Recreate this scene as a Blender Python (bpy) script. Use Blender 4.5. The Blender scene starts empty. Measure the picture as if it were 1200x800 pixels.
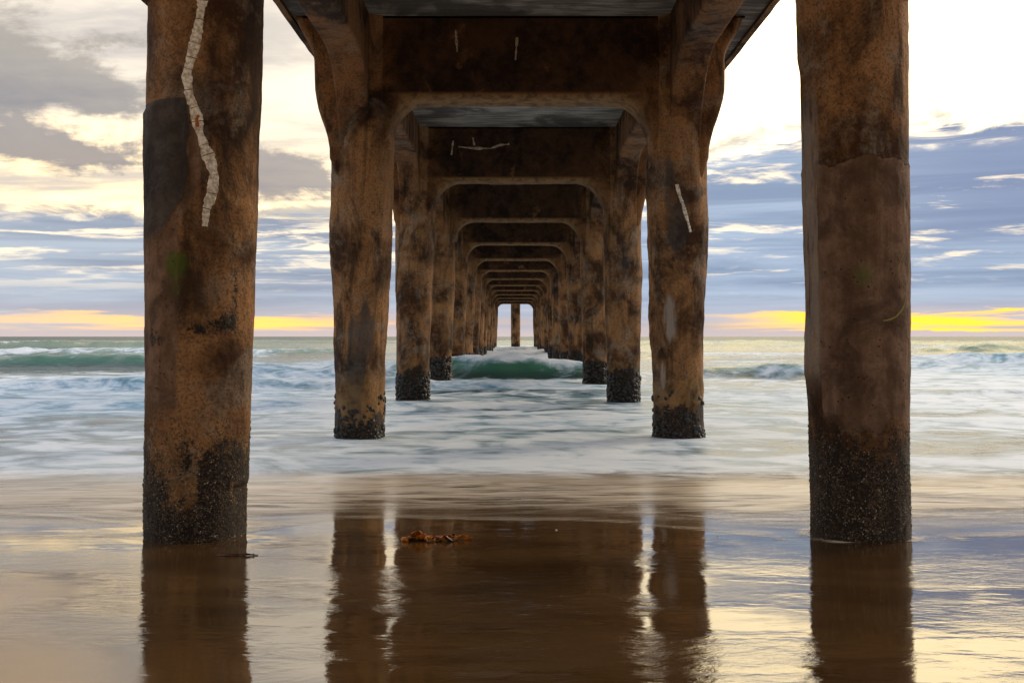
import bpy, math, random
import numpy as np
random.seed(4)
RNG = np.random.default_rng(7)
R = math.radians
scene = bpy.context.scene
COL = scene.collection

# ---------------------------------------------------------------- camera data
EYE, FPX, CAMX = 1.87, 1200.0, -0.09
SEP, D1, DD, NB = 5.9, 9.04, 9.77, 14
VPX, HZY = 603.0, 394.0
def bent_y(n): return D1 + (n - 1) * DD

# ---------------------------------------------------------------- numpy noise
def _hash(i, j, k, s):
    h = (i * 374761393 + j * 668265263 + k * 2147483647 + s * 1274126177) & 0xFFFFFFFF
    h = ((h ^ (h >> 13)) * 1274126177) & 0xFFFFFFFF
    h = ((h ^ (h >> 16)) * 2246822519) & 0xFFFFFFFF
    return ((h ^ (h >> 15)) & 0xFFFFFF) / float(0xFFFFFF)
def vnoise(x, y, z=0.0, s=0):
    x, y, z = np.broadcast_arrays(np.asarray(x, float), np.asarray(y, float), np.asarray(z, float))
    xi, yi, zi = np.floor(x), np.floor(y), np.floor(z)
    fx, fy, fz = x - xi, y - yi, z - zi
    xi, yi, zi = xi.astype(np.int64), yi.astype(np.int64), zi.astype(np.int64)
    u, v, w = [f * f * f * (f * (f * 6 - 15) + 10) for f in (fx, fy, fz)]
    def L(a, b, t): return a + (b - a) * t
    c = [[[_hash(xi + a, yi + b, zi + d, s) for d in (0, 1)] for b in (0, 1)] for a in (0, 1)]
    return L(L(L(c[0][0][0], c[1][0][0], u), L(c[0][1][0], c[1][1][0], u), v),
             L(L(c[0][0][1], c[1][0][1], u), L(c[0][1][1], c[1][1][1], u), v), w) * 2 - 1
def fbm(x, y, z=0.0, s=0, o=4, g=0.5):
    t, a, f, n = 0.0, 1.0, 1.0, 0.0
    for k in range(o):
        t = t + a * vnoise(np.asarray(x) * f, np.asarray(y) * f, np.asarray(z) * f, s + k * 17)
        n += a; a *= g; f *= 2.03
    return t / n
def sst(a, b, x):
    t = np.clip((np.asarray(x, float) - a) / (b - a), 0, 1)
    return t * t * (3 - 2 * t)

# ---------------------------------------------------------------- object helpers
def link(o, parent=None):
    COL.objects.link(o)
    if parent is not None: o.parent = parent
    return o
def empty(name, loc=(0, 0, 0), parent=None):
    o = bpy.data.objects.new(name, None); o.location = loc; o.empty_display_size = 0.3
    return link(o, parent)
def tag(o, label=None, cat=None, group=None, kind=None):
    if label: o['label'] = label
    if cat: o['category'] = cat
    if group: o['group'] = group
    if kind: o['kind'] = kind
    return o
def mesh_obj(name, verts, faces, mat, parent=None, loc=(0, 0, 0), smooth=True, flat_faces=(), attrs=None):
    me = bpy.data.meshes.new(name)
    verts = np.asarray(verts, float) - np.asarray(loc, float)
    me.from_pydata([tuple(v) for v in verts], [], [tuple(int(i) for i in f) for f in faces])
    sm = np.full(len(me.polygons), bool(smooth))
    for i in flat_faces: sm[i] = False
    me.polygons.foreach_set('use_smooth', sm)
    if attrs:
        for k, v in attrs.items():
            at = me.attributes.new(k, 'FLOAT', 'POINT')
            at.data.foreach_set('value', np.asarray(v, np.float32).ravel())
    mats = mat if isinstance(mat, (list, tuple)) else [mat]
    for m in mats: me.materials.append(m)
    me.update()
    o = bpy.data.objects.new(name, me)
    link(o, parent)
    pl = np.zeros(3)
    if parent is not None:
        p = parent
        while p is not None:
            pl += np.array(p.location); p = p.parent
    o.location = np.asarray(loc, float) - pl
    return o
def grid_faces(nu, nv, wrap=False):
    f = []
    m = nu if wrap else nu - 1
    i = np.arange(m)[None, :]; j = np.arange(nv - 1)[:, None]
    a = j * nu + i; b = j * nu + (i + 1) % nu
    return np.stack([a, b, b + nu, a + nu], -1).reshape(-1, 4)
def grid_mesh(name, P, mat, parent=None, loc=(0, 0, 0), attrs=None):
    """P: (nv,nu,3) grid; fast path"""
    nv, nu, _ = P.shape
    me = bpy.data.meshes.new(name)
    V = (P.reshape(-1, 3) - np.asarray(loc, float)).astype(np.float32)
    F = grid_faces(nu, nv).astype(np.int32)
    me.vertices.add(len(V)); me.vertices.foreach_set('co', V.ravel())
    me.loops.add(F.size); me.loops.foreach_set('vertex_index', F.ravel())
    me.polygons.add(len(F)); me.polygons.foreach_set('loop_start', np.arange(0, F.size, 4, dtype=np.int32))
    me.polygons.foreach_set('use_smooth', np.ones(len(F), bool))
    me.update(calc_edges=True); me.validate()
    if attrs:
        for k, v in attrs.items():
            at = me.attributes.new(k, 'FLOAT', 'POINT')
            at.data.foreach_set('value', np.asarray(v, np.float32).ravel())
    me.materials.append(mat)
    o = bpy.data.objects.new(name, me); link(o, parent); o.location = loc
    return o

# ---------------------------------------------------------------- node expression helper
class S:
    """socket wrapper with arithmetic"""
    def __init__(s, t, k): s.t, s.k = t, k
    def _m(s, op, *o, clamp=False):
        n = s.t.nodes.new('ShaderNodeMath'); n.operation = op; n.use_clamp = clamp
        s.t.links.new(s.k, n.inputs[0])
        for i, v in enumerate(o):
            if isinstance(v, S): s.t.links.new(v.k, n.inputs[i + 1])
            else: n.inputs[i + 1].default_value = v
        return S(s.t, n.outputs[0])
    def __add__(s, o): return s._m('ADD', o)
    __radd__ = __add__
    def __sub__(s, o): return s._m('SUBTRACT', o)
    def __rsub__(s, o): return s._m('MULTIPLY', -1.0)._m('ADD', o)
    def __mul__(s, o): return s._m('MULTIPLY', o)
    __rmul__ = __mul__
    def __truediv__(s, o): return s._m('DIVIDE', o)
    def __pow__(s, o): return s._m('POWER', o)
    def mx(s, o): return s._m('MAXIMUM', o)
    def mn(s, o): return s._m('MINIMUM', o)
    def abs(s): return s._m('ABSOLUTE')
    def exp(s): return s._m('EXPONENT')
    def clamp(s): return s._m('ADD', 0.0, clamp=True)
    def sst(s, a, b):
        n = s.t.nodes.new('ShaderNodeMapRange'); n.interpolation_type = 'SMOOTHSTEP'
        s.t.links.new(s.k, n.inputs['Value'])
        for nm, v in (('From Min', a), ('From Max', b)):
            if isinstance(v, S): s.t.links.new(v.k, n.inputs[nm])
            else: n.inputs[nm].default_value = v
        return S(s.t, n.outputs['Result'])
class T:
    def __init__(s, tree): s.t = tree
    def node(s, typ, **kw):
        n = s.t.nodes.new(typ)
        for k, v in kw.items(): setattr(n, k, v)
        return n
    def put(s, n, name, v):
        if isinstance(v, S): s.t.links.new(v.k, n.inputs[name])
        else: n.inputs[name].default_value = v
    def vec(s, x, y, z):
        n = s.node('ShaderNodeCombineXYZ')
        for i, v in enumerate((x, y, z)): s.put(n, i, v)
        return S(s.t, n.outputs[0])
    def sep(s, v):
        n = s.node('ShaderNodeSeparateXYZ'); s.put(n, 0, v)
        return [S(s.t, o) for o in n.outputs]
    def noise(s, v, scale=1.0, detail=4.0, rough=0.5, dist=0.0, lac=2.0):
        n = s.node('ShaderNodeTexNoise'); s.put(n, 'Vector', v)
        s.put(n, 'Scale', scale); s.put(n, 'Detail', detail); s.put(n, 'Roughness', rough)
        s.put(n, 'Distortion', dist); s.put(n, 'Lacunarity', lac)
        return S(s.t, n.outputs['Fac'])
    def voronoi(s, v, scale=1.0, feature='F1', rnd=1.0):
        n = s.node('ShaderNodeTexVoronoi', feature=feature); s.put(n, 'Vector', v); s.put(n, 'Scale', scale)
        s.put(n, 'Randomness', rnd)
        return S(s.t, n.outputs['Distance'])
    def scale(s, v, sx, sy, sz):
        n = s.node('ShaderNodeVectorMath', operation='MULTIPLY'); s.put(n, 0, v); n.inputs[1].default_value = (sx, sy, sz)
        return S(s.t, n.outputs[0])
    def rgb(s, c):
        n = s.node('ShaderNodeRGB'); n.outputs[0].default_value = (*c, 1); return S(s.t, n.outputs[0])
    def mix(s, f, a, b, mode='MIX'):
        n = s.node('ShaderNodeMix', data_type='RGBA', blend_type=mode)
        if isinstance(f, S): s.t.links.new(f.k, n.inputs[0])
        else: n.inputs[0].default_value = f
        for i, v in ((6, a), (7, b)):
            if isinstance(v, S): s.t.links.new(v.k, n.inputs[i])
            else: n.inputs[i].default_value = (*v, 1)
        return S(s.t, n.outputs[2])
    def attr(s, name):
        n = s.node('ShaderNodeAttribute', attribute_name=name); return S(s.t, n.outputs['Fac'])
    def pos(s):
        n = s.node('ShaderNodeNewGeometry'); return S(s.t, n.outputs['Position'])
    def bump(s, h, strength=0.5, dist=0.02, normal=None):
        n = s.node('ShaderNodeBump'); s.put(n, 'Height', h); s.put(n, 'Strength', strength); s.put(n, 'Distance', dist)
        if normal is not None: s.put(n, 'Normal', normal)
        return S(s.t, n.outputs[0])
def material(name):
    m = bpy.data.materials.new(name); m.use_nodes = True
    m.node_tree.nodes.clear()
    t = T(m.node_tree); out = t.node('ShaderNodeOutputMaterial')
    return m, t, out
def principled(t, out, **kw):
    b = t.node('ShaderNodeBsdfPrincipled')
    for k, v in kw.items():
        k = k.replace('_', ' ')
        if isinstance(v, tuple): v = (*v, 1)
        t.put(b, k, v)
    if out is not None: t.t.links.new(b.outputs[0], out.inputs['Surface'])
    return b

# ================================================================= WORLD
SUN_EL, SUN_AZ = 23.0, 54.0        # degrees; azimuth to the right of straight out to sea
def build_world():
    w = bpy.data.worlds.new('World'); scene.world = w; w.use_nodes = True
    nt = w.node_tree; nt.nodes.clear(); t = T(nt)
    out = t.node('ShaderNodeOutputWorld'); bg = t.node('ShaderNodeBackground'); bg.inputs['Strength'].default_value = 0.1
    nt.links.new(bg.outputs[0], out.inputs[0])
    sky = t.node('ShaderNodeTexSky', sky_type='NISHITA'); sky.sun_disc = False
    sky.sun_elevation = R(SUN_EL); sky.sun_rotation = R(SUN_AZ); sky.altitude = 0; sky.dust_density = 2.0
    skyc = S(nt, sky.outputs[0])
    tc = t.node('ShaderNodeTexCoord')
    x, y, z = t.sep(S(nt, tc.outputs['Generated']))
    zc = z.mx(0.0)
    e = zc._m('ARCSINE') * 57.2958
    a = x._m('ARCTAN2', y) * 57.2958
    k = zc + 0.075
    p = t.vec(x / k, y / k, 0.0)                       # cloud layer seen in perspective
    cyl = lambda sa, se, o=0.0: t.vec(a * sa, e * se, o)
    def blob(a0, e0, sa, se):
        da = (a - a0) / sa; de = (e - e0) / se
        return ((da * da + de * de) * -0.5).exp()
    K = 10.0
    C = lambda r, g, b: (r * K, g * K, b * K)
    glow = blob(20.0, 17.0, 13.0, 7.5)
    glow2 = blob(14.0, 22.0, 40.0, 20.0)
    # open sky behind the clouds: the Nishita sky whitened by thin high cloud
    thin = t.mix(e.sst(14.0, 36.0), C(.92, .77, .58), C(.50, .60, .78))
    c = t.mix(0.72, skyc, thin)
    c = t.mix(glow2 * 0.6, c, C(1.10, .98, .80))
    # left side low cream break
    c = t.mix(blob(-21.0, 7.8, 10.0, 2.1) * 0.9, c, C(1.75, 1.30, .66))
    # high veil streaks
    wob = t.noise(p, 0.7, 5, .55)
    n1 = t.noise(t.vec(x / k * 0.9 + wob * 0.9, y / k * 1.6, 3.0), 1.1, 7, .58)
    side = a.sst(16.0, -4.0)
    veil = n1.sst(.43, .66) * (0.25 + 0.6 * side) * (1.0 - glow * 0.95)
    c = t.mix(veil * 1.0 * e.sst(60.0, 22.0), c, C(.42, .40, .40))
    # blue-grey cumulus on the left
    n2 = t.noise(cyl(.17, .34, 5.0), 1.6, 8, .62, .35)
    cum = blob(-25.0, 12.6, 4.6, 1.0) * 1.1 + blob(-23.5, 9.6, 5.2, .75) + blob(-12.6, 8.7, 2.6, .95) * 1.1 + blob(-30., 13.4, 4., 1.5) + blob(-29., 18.2, 6., 1.7) * .9 + blob(-20., 15.0, 3., .5) * .5
    n2b = t.noise(t.vec(x / k * .8, y / k * 1.2, 6.0), 2.2, 8, .62, .2)
    cm = (cum * .95 + (n2 - 0.5) * 1.7 + (n2b - .5) * 1.1).sst(.30, .70)
    ccol = t.mix((e * .35 + n2 * 1.5).sst(3.4, 6.2), C(.115, .135, .205), C(.32, .295, .27))
    c = t.mix(cm * 0.85, c, ccol)
    # white glare near the hidden sun
    c = t.mix((glow * 1.25).clamp(), c, C(2.3, 1.85, 1.10))
    # low stratus bank
    n3 = t.noise(cyl(.17, .50, 9.0), 1.2, 8, .62, .4)
    top = a.sst(2.0, 15.0) * 4.6 + 6.3 + (n3 - 0.5) * 3.4
    st = e.sst(top + 0.45, top - 0.35)
    n4 = t.noise(cyl(.10, .85, 2.0), 1.5, 8, .64, .6)
    n5 = t.noise(cyl(.045, .9, 22.0), 1.1, 6, .58, .4)
    scol = t.mix(n5.sst(.35, .66), t.mix(a.sst(4., -6.), C(.215, .275, .39), C(.25, .29, .37)), t.mix(a.sst(4., -6.), C(.36, .44, .56), C(.40, .45, .52)))
    scol = t.mix(a.sst(14.0, 26.0) * e.sst(3.0, 7.0) * 0.8, scol, C(.19, .235, .36))
    scol = t.mix(e.sst(3.2, .9) * .5, scol, C(.40, .42, .49))
    c2 = t.mix(st, c, scol)
    n9 = t.noise(t.vec(x / k * .55, y / k * 1.0, 12.0), 3.2, 7, .62, .3)
    gaps = (n4 * .6 + n9 * .5 + a.sst(2., -10.) * .06).sst(.585, .70) * e.sst(1.5, 3.4) * (0.35 + 0.65 * e.sst(2.0, 5.5))
    c2 = t.mix(gaps * st * 0.85, c2, C(1.12, .93, .66))
    rim = ((e - top + .35) / .42)
    rimm = (rim * rim * -1.0).exp() * a.sst(1.0, 9.0) * n4.sst(.38, .58)
    c2 = t.mix(rimm * .85, c2, C(1.7, 1.40, .95))
    rim2 = ((e - top - .1) / .3)
    c2 = t.mix((rim2 * rim2 * -1.0).exp() * .6 * n3.sst(.45, .6), c2, C(.30, .28, .27))
    # sunset band on the horizon
    n6 = t.noise(cyl(.05, .9, 14.0), 2.0, 6, .55, .3)
    n7 = t.noise(cyl(.35, .0, 31.0), 1.0, 6, .6)
    lo = n7 * .5 + 0.02
    n8 = t.noise(cyl(.10, 1.2, 44.0), 1.6, 7, .62, .5)
    hi = n8 * 2.0 + .18
    band = e.sst(lo - 0.05, lo + 0.05) * e.sst(hi + .12, hi - .10)
    amt = (a.sst(9.0, 18.0) * 1.0 + blob(-13.5, 1.0, 4.5, 5.) * .85 + blob(-26.0, 1.0, 7.0, 5.0) * .6 + 0.10) * (n6 * .75 + n8 * .25 + 0.03 * a.sst(8., 16.)).sst(.39, .57)
    bcol = t.mix(a.sst(2.0, 14.0), C(1.35, .68, .16), C(1.40, .74, .06))
    bcol = t.mix(a.sst(-16.0, -27.0), bcol, C(1.0, .62, .27))
    halo = e.sst(-.2, .7) * e.sst(2.1, .8) * (a.sst(6., 22.) * .75 + blob(-18., 1., 12., 6.) * .5)
    c2 = t.mix(halo * (.08 + n6 * .5), c2, C(.98, .56, .30))
    c2 = t.mix((band * amt).clamp(), c2, bcol)
    hz = e.sst(.75, .05)
    c2 = t.mix(hz * (1.0 - (band * amt).clamp()) * .8, c2, C(.56, .45, .42))
    # sky behind the beach: evening overcast, warm and even
    back = (y * -1.0).sst(-0.05, 0.5)
    bn = t.noise(p, .6, 5, .55)
    c2 = t.mix(back * .9, c2, t.mix(bn.sst(.35, .65), C(.40, .36, .33), C(.60, .53, .46)))
    nt.links.new(c2.k, bg.inputs[0])
    w.cycles.sampling_method = 'MANUAL'; w.cycles.sample_map_resolution = 1024
build_world()

# ================================================================= MATERIALS
def concrete(name, tint=(1, 1, 1), dark=1.0, rough=.85, dark_span=None, jacket=False, bump=1.0):
    m, t, out = material(name)
    p = t.pos(); px, py, pz = t.sep(p)
    big = t.noise(p, .9, 8, .62, .4)
    streak = t.noise(t.scale(p, 4.5, 4.5, .45), 1.0, 6, .6, .6)
    mid = t.noise(p, 5.0, 8, .65, .3)
    fine = t.noise(p, 46.0, 5, .7)
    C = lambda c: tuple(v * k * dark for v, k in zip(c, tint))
    grain = t.noise(p, 21.0, 4, .62)
    c = t.mix(big.sst(.38, .60), C((.072, .030, .012)), C((.46, .235, .098)))
    c = t.mix(streak.sst(.50, .70) * (.25 if dark_span else .6), c, C((.045, .024, .013)))
    c = t.mix(mid.sst(.52, .72) * .5, c, C((.42, .21, .082)))
    blk = t.noise(t.scale(p, 1.5, 1.5, .5), 1.0, 8, .66, .9)
    c = t.mix(blk.sst(.52, .64) * .80, c, C((.026, .015, .010)))
    c = t.mix((t.noise(p, 1.5, 7, .62, .8) * .75 + mid * .25).sst(.50, .64) * .45, c, C((.38, .32, .255)))
    c = t.mix((streak * .4 + mid * .6).sst(.46, .33) * .6, c, C((.40, .31, .22)))
    c = t.mix(fine.sst(.46, .66) * .65, c, C((.035, .02, .012)))
    h = mid * .55 + fine * .30 + grain * .42 + streak * .25
    c = t.mix(grain.sst(.50, .66) * .38, c, C((.040, .022, .012)))
    gp = t.attr('patch'); gp = (gp + (mid - .5) * .8 * gp).sst(.15, .75)
    c = t.mix(gp * .92, c, t.mix((mid * .5 + big * .5).sst(.38, .62), C((.034, .029, .027)), C((.105, .092, .084))))
    if jacket:
        jk = t.attr('jacket')
        jc = t.mix((streak * .5 + mid * .5).sst(.38, .62), C((.125, .068, .038)), C((.29, .175, .115)))
        jc = t.mix(t.noise(p, 2.2, 7, .65, .6).sst(.46, .62) * .75, jc, C((.075, .042, .026)))
        jc = t.mix(fine.sst(.5, .7) * .4, jc, C((.06, .035, .022)))
        jk = (jk + (mid - .5) * .5 * jk).sst(.2, .6)
        c = t.mix(jk, c, jc)
        pit = t.voronoi(p, 17.0).sst(.16, .09) * t.noise(p, 6.0, 2).sst(.48, .58)
        c = t.mix(pit * jk * .85, c, C((.03, .02, .015)))
        h = h * (1.0 - jk * .5) - pit * jk * .5
        gr = t.attr('green'); gn = t.noise(p, 13.0, 6, .65)
        c = t.mix((gr * 1.15 + (gn - .5) * .7 * gr).sst(.12, .8) * .62, c, (.060, .105, .010))
        lt = t.attr('lime'); c = t.mix(lt * t.noise(t.scale(p, 9, 9, 1.2), 1, 5, .6).sst(.34, .52) * .85, c, C((.40, .345, .30)))
    if dark_span:                                   # near-black brown beam between the lighter legs
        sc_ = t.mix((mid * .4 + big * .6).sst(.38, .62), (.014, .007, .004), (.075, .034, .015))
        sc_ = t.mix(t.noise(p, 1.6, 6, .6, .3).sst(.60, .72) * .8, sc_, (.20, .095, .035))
        c = t.mix((px.abs() + (big - .5) * .5).sst(dark_span[1], dark_span[0]), c, sc_)
        c = t.mix((pz + (mid - .5) * .12).sst(6.285, 6.20) * px.abs().sst(2.5, 2.0) * .85, c, t.mix(mid.sst(.35, .6), (.10, .05, .02), (.26, .14, .055)))  # ochre strip paints light bounced off the water along the soffit edge
    ol = t.attr('ochre'); c = t.mix(ol * mid.sst(.34, .58) * .8, c, (.27, .165, .062))
    dk = t.attr('dark')
    dm = (dk * 1.12 + ((t.noise(p, 11.0, 6, .7) - .5) * 1.5 + (t.noise(p, 48.0, 4, .7) - .5) * 1.5) * dk.sst(0.0, .25)).sst(.34, .74)
    dcol = t.mix(t.noise(p, 30.0, 4, .6).sst(.5, .7), (.011, .007, .005), (.085, .055, .030))
    c = t.mix(dm * .97, c, dcol)
    sp = t.voronoi(p, 60.0).sst(.22, .10) * t.noise(p, 9.0, 3).sst(.5, .6) * dk.sst(.1, .5)
    c = t.mix(sp * .55, c, (.42, .38, .30))
    n = t.bump(h, 1.0, .038 * bump)
    principled(t, out, Base_Color=c, Roughness=t.mix(dm, (rough,) * 3, (.55,) * 3), Normal=n, Specular_IOR_Level=.18)
    return m
M = {}
M['column'] = concrete('weathered_concrete', dark=.80, jacket=True)
M['far'] = concrete('far_concrete', dark=.85)
M['cap'] = concrete('dark_cap_concrete', tint=(1., .90, .80), dark=.62, dark_span=(1.9, 2.75))
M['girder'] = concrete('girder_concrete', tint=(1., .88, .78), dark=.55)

def deck_mat():
    m, t, out = material('deck_soffit_concrete'); p = t.pos()
    g = t.noise(t.scale(p, .8, 5.0, 1.0), 1.3, 7, .6, .3); b = t.noise(p, .7, 6, .6, .5); f = t.noise(p, 22., 5, .65)
    c = t.mix(g.sst(.38, .62), (.11, .09, .07), (.29, .255, .21))
    c = t.mix(b.sst(.46, .60) * .88, c, (.040, .030, .023))
    c = t.mix(f.sst(.5, .7) * .4, c, (.12, .10, .08))
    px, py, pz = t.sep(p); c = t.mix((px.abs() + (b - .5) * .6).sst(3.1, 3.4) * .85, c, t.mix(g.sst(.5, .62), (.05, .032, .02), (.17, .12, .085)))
    principled(t, out, Base_Color=c, Roughness=.9, Normal=t.bump(g + f * .4, .6, .02))
    return m
M['deck'] = deck_mat()

def simple(name, c1, c2, scale=20., rough=.7, bump=.01, **kw):
    m, t, out = material(name); p = t.pos()
    n = t.noise(p, scale, 5, .6)
    principled(t, out, Base_Color=t.mix(n.sst(.35, .65), c1, c2), Roughness=rough, Normal=t.bump(n, .7, bump), **kw)
    return m
M['seam'] = simple('lime_seam', (.40, .33, .25), (.86, .79, .68), 30, .9)
M['dim_seam'] = simple('stained_lime_seam', (.24, .17, .11), (.50, .40, .29), 30, .9)
M['rust'] = simple('rust_spot', (.30, .07, .02), (.42, .13, .04), 30, .9)
M['faint'] = simple('faded_lime_paint', (.20, .17, .03), (.24, .20, .05), 30, .9)
M['mussel'] = simple('mussel_shell', (.003, .003, .004), (.014, .011, .008), 26, .5, .006)
M['barnacle'] = simple('barnacle_shell', (.12, .09, .06), (.46, .40, .32), 34, .8, .004)
M['barnacle_dark'] = simple('dark_barnacle_shell', (.03, .021, .014), (.13, .085, .048), 34, .7, .004)
M['kelp'] = simple('kelp_blade', (.30, .065, .004), (.62, .20, .010), 18, .28, .004, Transmission_Weight=.0)
M['kelp_dark'] = simple('kelp_stipe', (.020, .007, .004), (.09, .028, .008), 24, .25, .004)
M['pale'] = simple('pale_blade', (.62, .55, .44), (.78, .72, .60), 40, .5, .003)

# ---- sand
def sand_mat():
    m, t, out = material('wet_sand'); p = t.pos(); px, py, pz = t.sep(p)
    g = t.noise(p, 240., 3, .7); b = t.noise(t.scale(p, .5, 1.6, 1.), 1.2, 6, .6, .4)
    dry = t.attr('dry'); swash = t.attr('swash')
    c = t.mix(b.sst(.35, .65), (.058, .028, .009), (.098, .051, .017))
    c = t.mix(dry, c, (.52, .31, .11))
    c = t.mix(g.sst(.52, .72) * .35, c, (.05, .03, .016))
    wn = t.noise(t.vec(px * 1.0 + py * .55, py * 1.7 - px * .5, 0.), 4.2, 6, .6, .5)
    wn2 = t.noise(t.vec(px * 1.0 + py * .8, py * 3.4 - px * 1.2, 4.), 8.0, 5, .6, .4)
    rip = t.noise(t.vec(px * .5, py * 1.2, 1.), .9, 3, .5, .5)
    patch = t.noise(t.vec(px * .4 + py * .25, py * .9, 8.), 1.1, 5, .6).sst(.44, .60)
    near = py.sst(8.6, 6.2)
    h = (wn * (.2 + patch * .9) + wn2 * .38 * (.1 + patch)) * (.55 + near * .75) + rip * 1.6
    h2 = h + g * (dry * .22 + .004)
    rough = swash * .16 + dry * .20 + 0.012
    nrm = t.bump(h2, .15, .022)
    principled(t, out, Base_Color=c, Roughness=rough, IOR=2.5, Specular_IOR_Level=(dry * -.34 + .5), Normal=nrm)
    return m
M['sand'] = sand_mat()

# ---- sea
def sea_mat():
    m, t, out = material('sea_water'); p = t.pos(); px, py, pz = t.sep(p)
    foam = t.attr('foam'); far = t.attr('far')
    sil = t.noise(t.vec(px * .55, py * .55, 0.), .85, 5, .54, 1.9)
    sil2 = t.noise(t.vec(px * .75 + py * .2, py * 1.3, 4.), 1.5, 5, .56, 1.4)
    f = (foam + (sil - .5) * 1.9 + (sil2 - .5) * .6).sst(.04, .90)
    wc = t.mix(pz.sst(.12, .60), (.020, .055, .052), (.055, .175, .115))
    wc = t.mix(py.sst(24., 13.) * .9, wc, (.15, .125, .10))
    fc = t.mix((sil2 * .35 + sil * .65 + (foam - .5) * .22).sst(.36, .64), (.27, .47, .60), (.85, .91, .97))
    fc = t.mix(t.attr('aqua') * (sil * .6 + sil2 * .4).sst(.66, .36) * .9, fc, t.mix(sil2.sst(.4, .6), (.07, .29, .47), (.24, .52, .74)))
    c = t.mix(f, wc, fc)
    rg = f * .35 + .20 + far * .16
    chp = t.noise(t.vec(px * .10, py * .34, 9.), 1.0, 6, .62, .6)
    h = sil * .6 + sil2 * .4 + chp * (far * 9. + 1.5)
    b = principled(t, None, Base_Color=c, Roughness=rg, IOR=1.36, Normal=t.bump(h, .5, .14))
    tr = t.node('ShaderNodeBsdfTransparent'); mx = t.node('ShaderNodeMixShader'); lp = t.attr('lip')
    t.put(mx, 0, (lp + ((sil2 - .5) * 1.3 + (sil - .5) * 1.0) * lp.sst(1., .55)).sst(.05, .85)); t.t.links.new(tr.outputs[0], mx.inputs[1]); t.t.links.new(b.outputs[0], mx.inputs[2])
    t.t.links.new(mx.outputs[0], out.inputs[0])
    return m
M['sea'] = sea_mat()
def swash_mat():
    m, t, out = material('swash_foam'); p = t.pos(); px, py, pz = t.sep(p)
    ed = t.attr('edge')
    s1 = t.noise(t.vec(px * .55 + py * .25, py * 1.7, 0.), 1.2, 7, .62, 1.6)
    s2 = t.noise(t.vec(px * .7, py * 6.0 - px * .7, 4.), 1.5, 6, .62, .9)
    c = t.mix(s2.sst(.35, .65), (.60, .46, .32), (.92, .81, .66))
    b = principled(t, None, Base_Color=c, Roughness=.30, IOR=1.45, Normal=t.bump(s1 + s2 * .6, .4, .02))
    tr = t.node('ShaderNodeBsdfTransparent'); mx = t.node('ShaderNodeMixShader')
    ln = ((t.noise(t.vec(px * .35 + py * .2, py * .9, 7.), 1.0, 4, .5, 1.2) - .5).abs() * 11.).sst(1.0, .0)
    fr = ed.sst(.0, .025) * ed.sst(.10, .03)
    al = (((s1 - .5) * 1.3 + (s2 - .5) * .8 + ed * .80 + .10 + ln * .35).sst(.0, .85) * ed.sst(0., .42) * .80 + fr * (s2 + ln * .3).sst(.42, .7) * .30).clamp() * ed.sst(1., .66)
    al = (al + t.attr('ring') * (s2 * 2.0)).clamp()
    t.put(mx, 0, al); t.t.links.new(tr.outputs[0], mx.inputs[1]); t.t.links.new(b.outputs[0], mx.inputs[2])
    t.t.links.new(mx.outputs[0], out.inputs[0])
    return m
M['swash'] = swash_mat()

# ================================================================= SAND, SEA, SWASH
def sand_z(x, y):
    x, y = np.asarray(x, float), np.asarray(y, float)
    s = np.where(y < 9.0, .125 + .033 * (9.0 - y), .125 - .038 * (y - 9.0))
    s = np.where(y < -6, .62 + .008 * (-6 - y), s)
    s = np.maximum(s, -2.5)
    s = s + .008 * fbm(x * .45, y * .7, s=3, o=3) * sst(60, 15, y)
    for cx in (-2.95, 2.95):
        d = np.hypot(x - cx - .0, y - D1)
        s = s - .010 * np.exp(-((d - .52) / .30) ** 2) * (1 if cx > 0 else .7)
    return s
def axis(lo, hi, fine_lo, fine_hi, step, grow=1.22):
    a = list(np.arange(fine_lo, fine_hi + step / 2, step))
    s = step; v = a[-1]
    while v < hi: s *= grow; v += s; a.append(min(v, hi))
    s = step; v = fine_lo; b = []
    while v > lo: s *= grow; v -= s; b.append(max(v, lo))
    return np.array(b[::-1] + a)
xs = axis(-5000, 5000, -7, 7, .05); ys = axis(-5000, 60, 4.2, 14, .05)
X, Y = np.meshgrid(xs, ys)
Z = sand_z(X, Y)
dry = sst(-1.9, -3.0, X + .55 * (Y - 5.2) + .5 * fbm(X * .8, Y * .8, s=11)) * sst(8.2, 6.3, Y + .5 * fbm(X * .7, Y * .5, s=12)) 
dry = dry * (.45 + .55 * sst(-.25, .2, fbm(X * 1.3 + Y * .6, Y * 1.1, s=14, o=4)))
dry = np.maximum(dry, sst(3.8, 2.0, Y))
swa = sst(8.9, 11.0, Y + .5 * fbm(X * .5, Y * .8, s=21, o=3) + .22 * X * (X > 0))
sand = grid_mesh('beach_sand', np.stack([X, Y, Z], -1), M['sand'], attrs={'dry': dry, 'swash': swa})
tag(sand, 'wet brown sand sloping down to the sea and mirroring the pier', 'beach', kind='structure')

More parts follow.
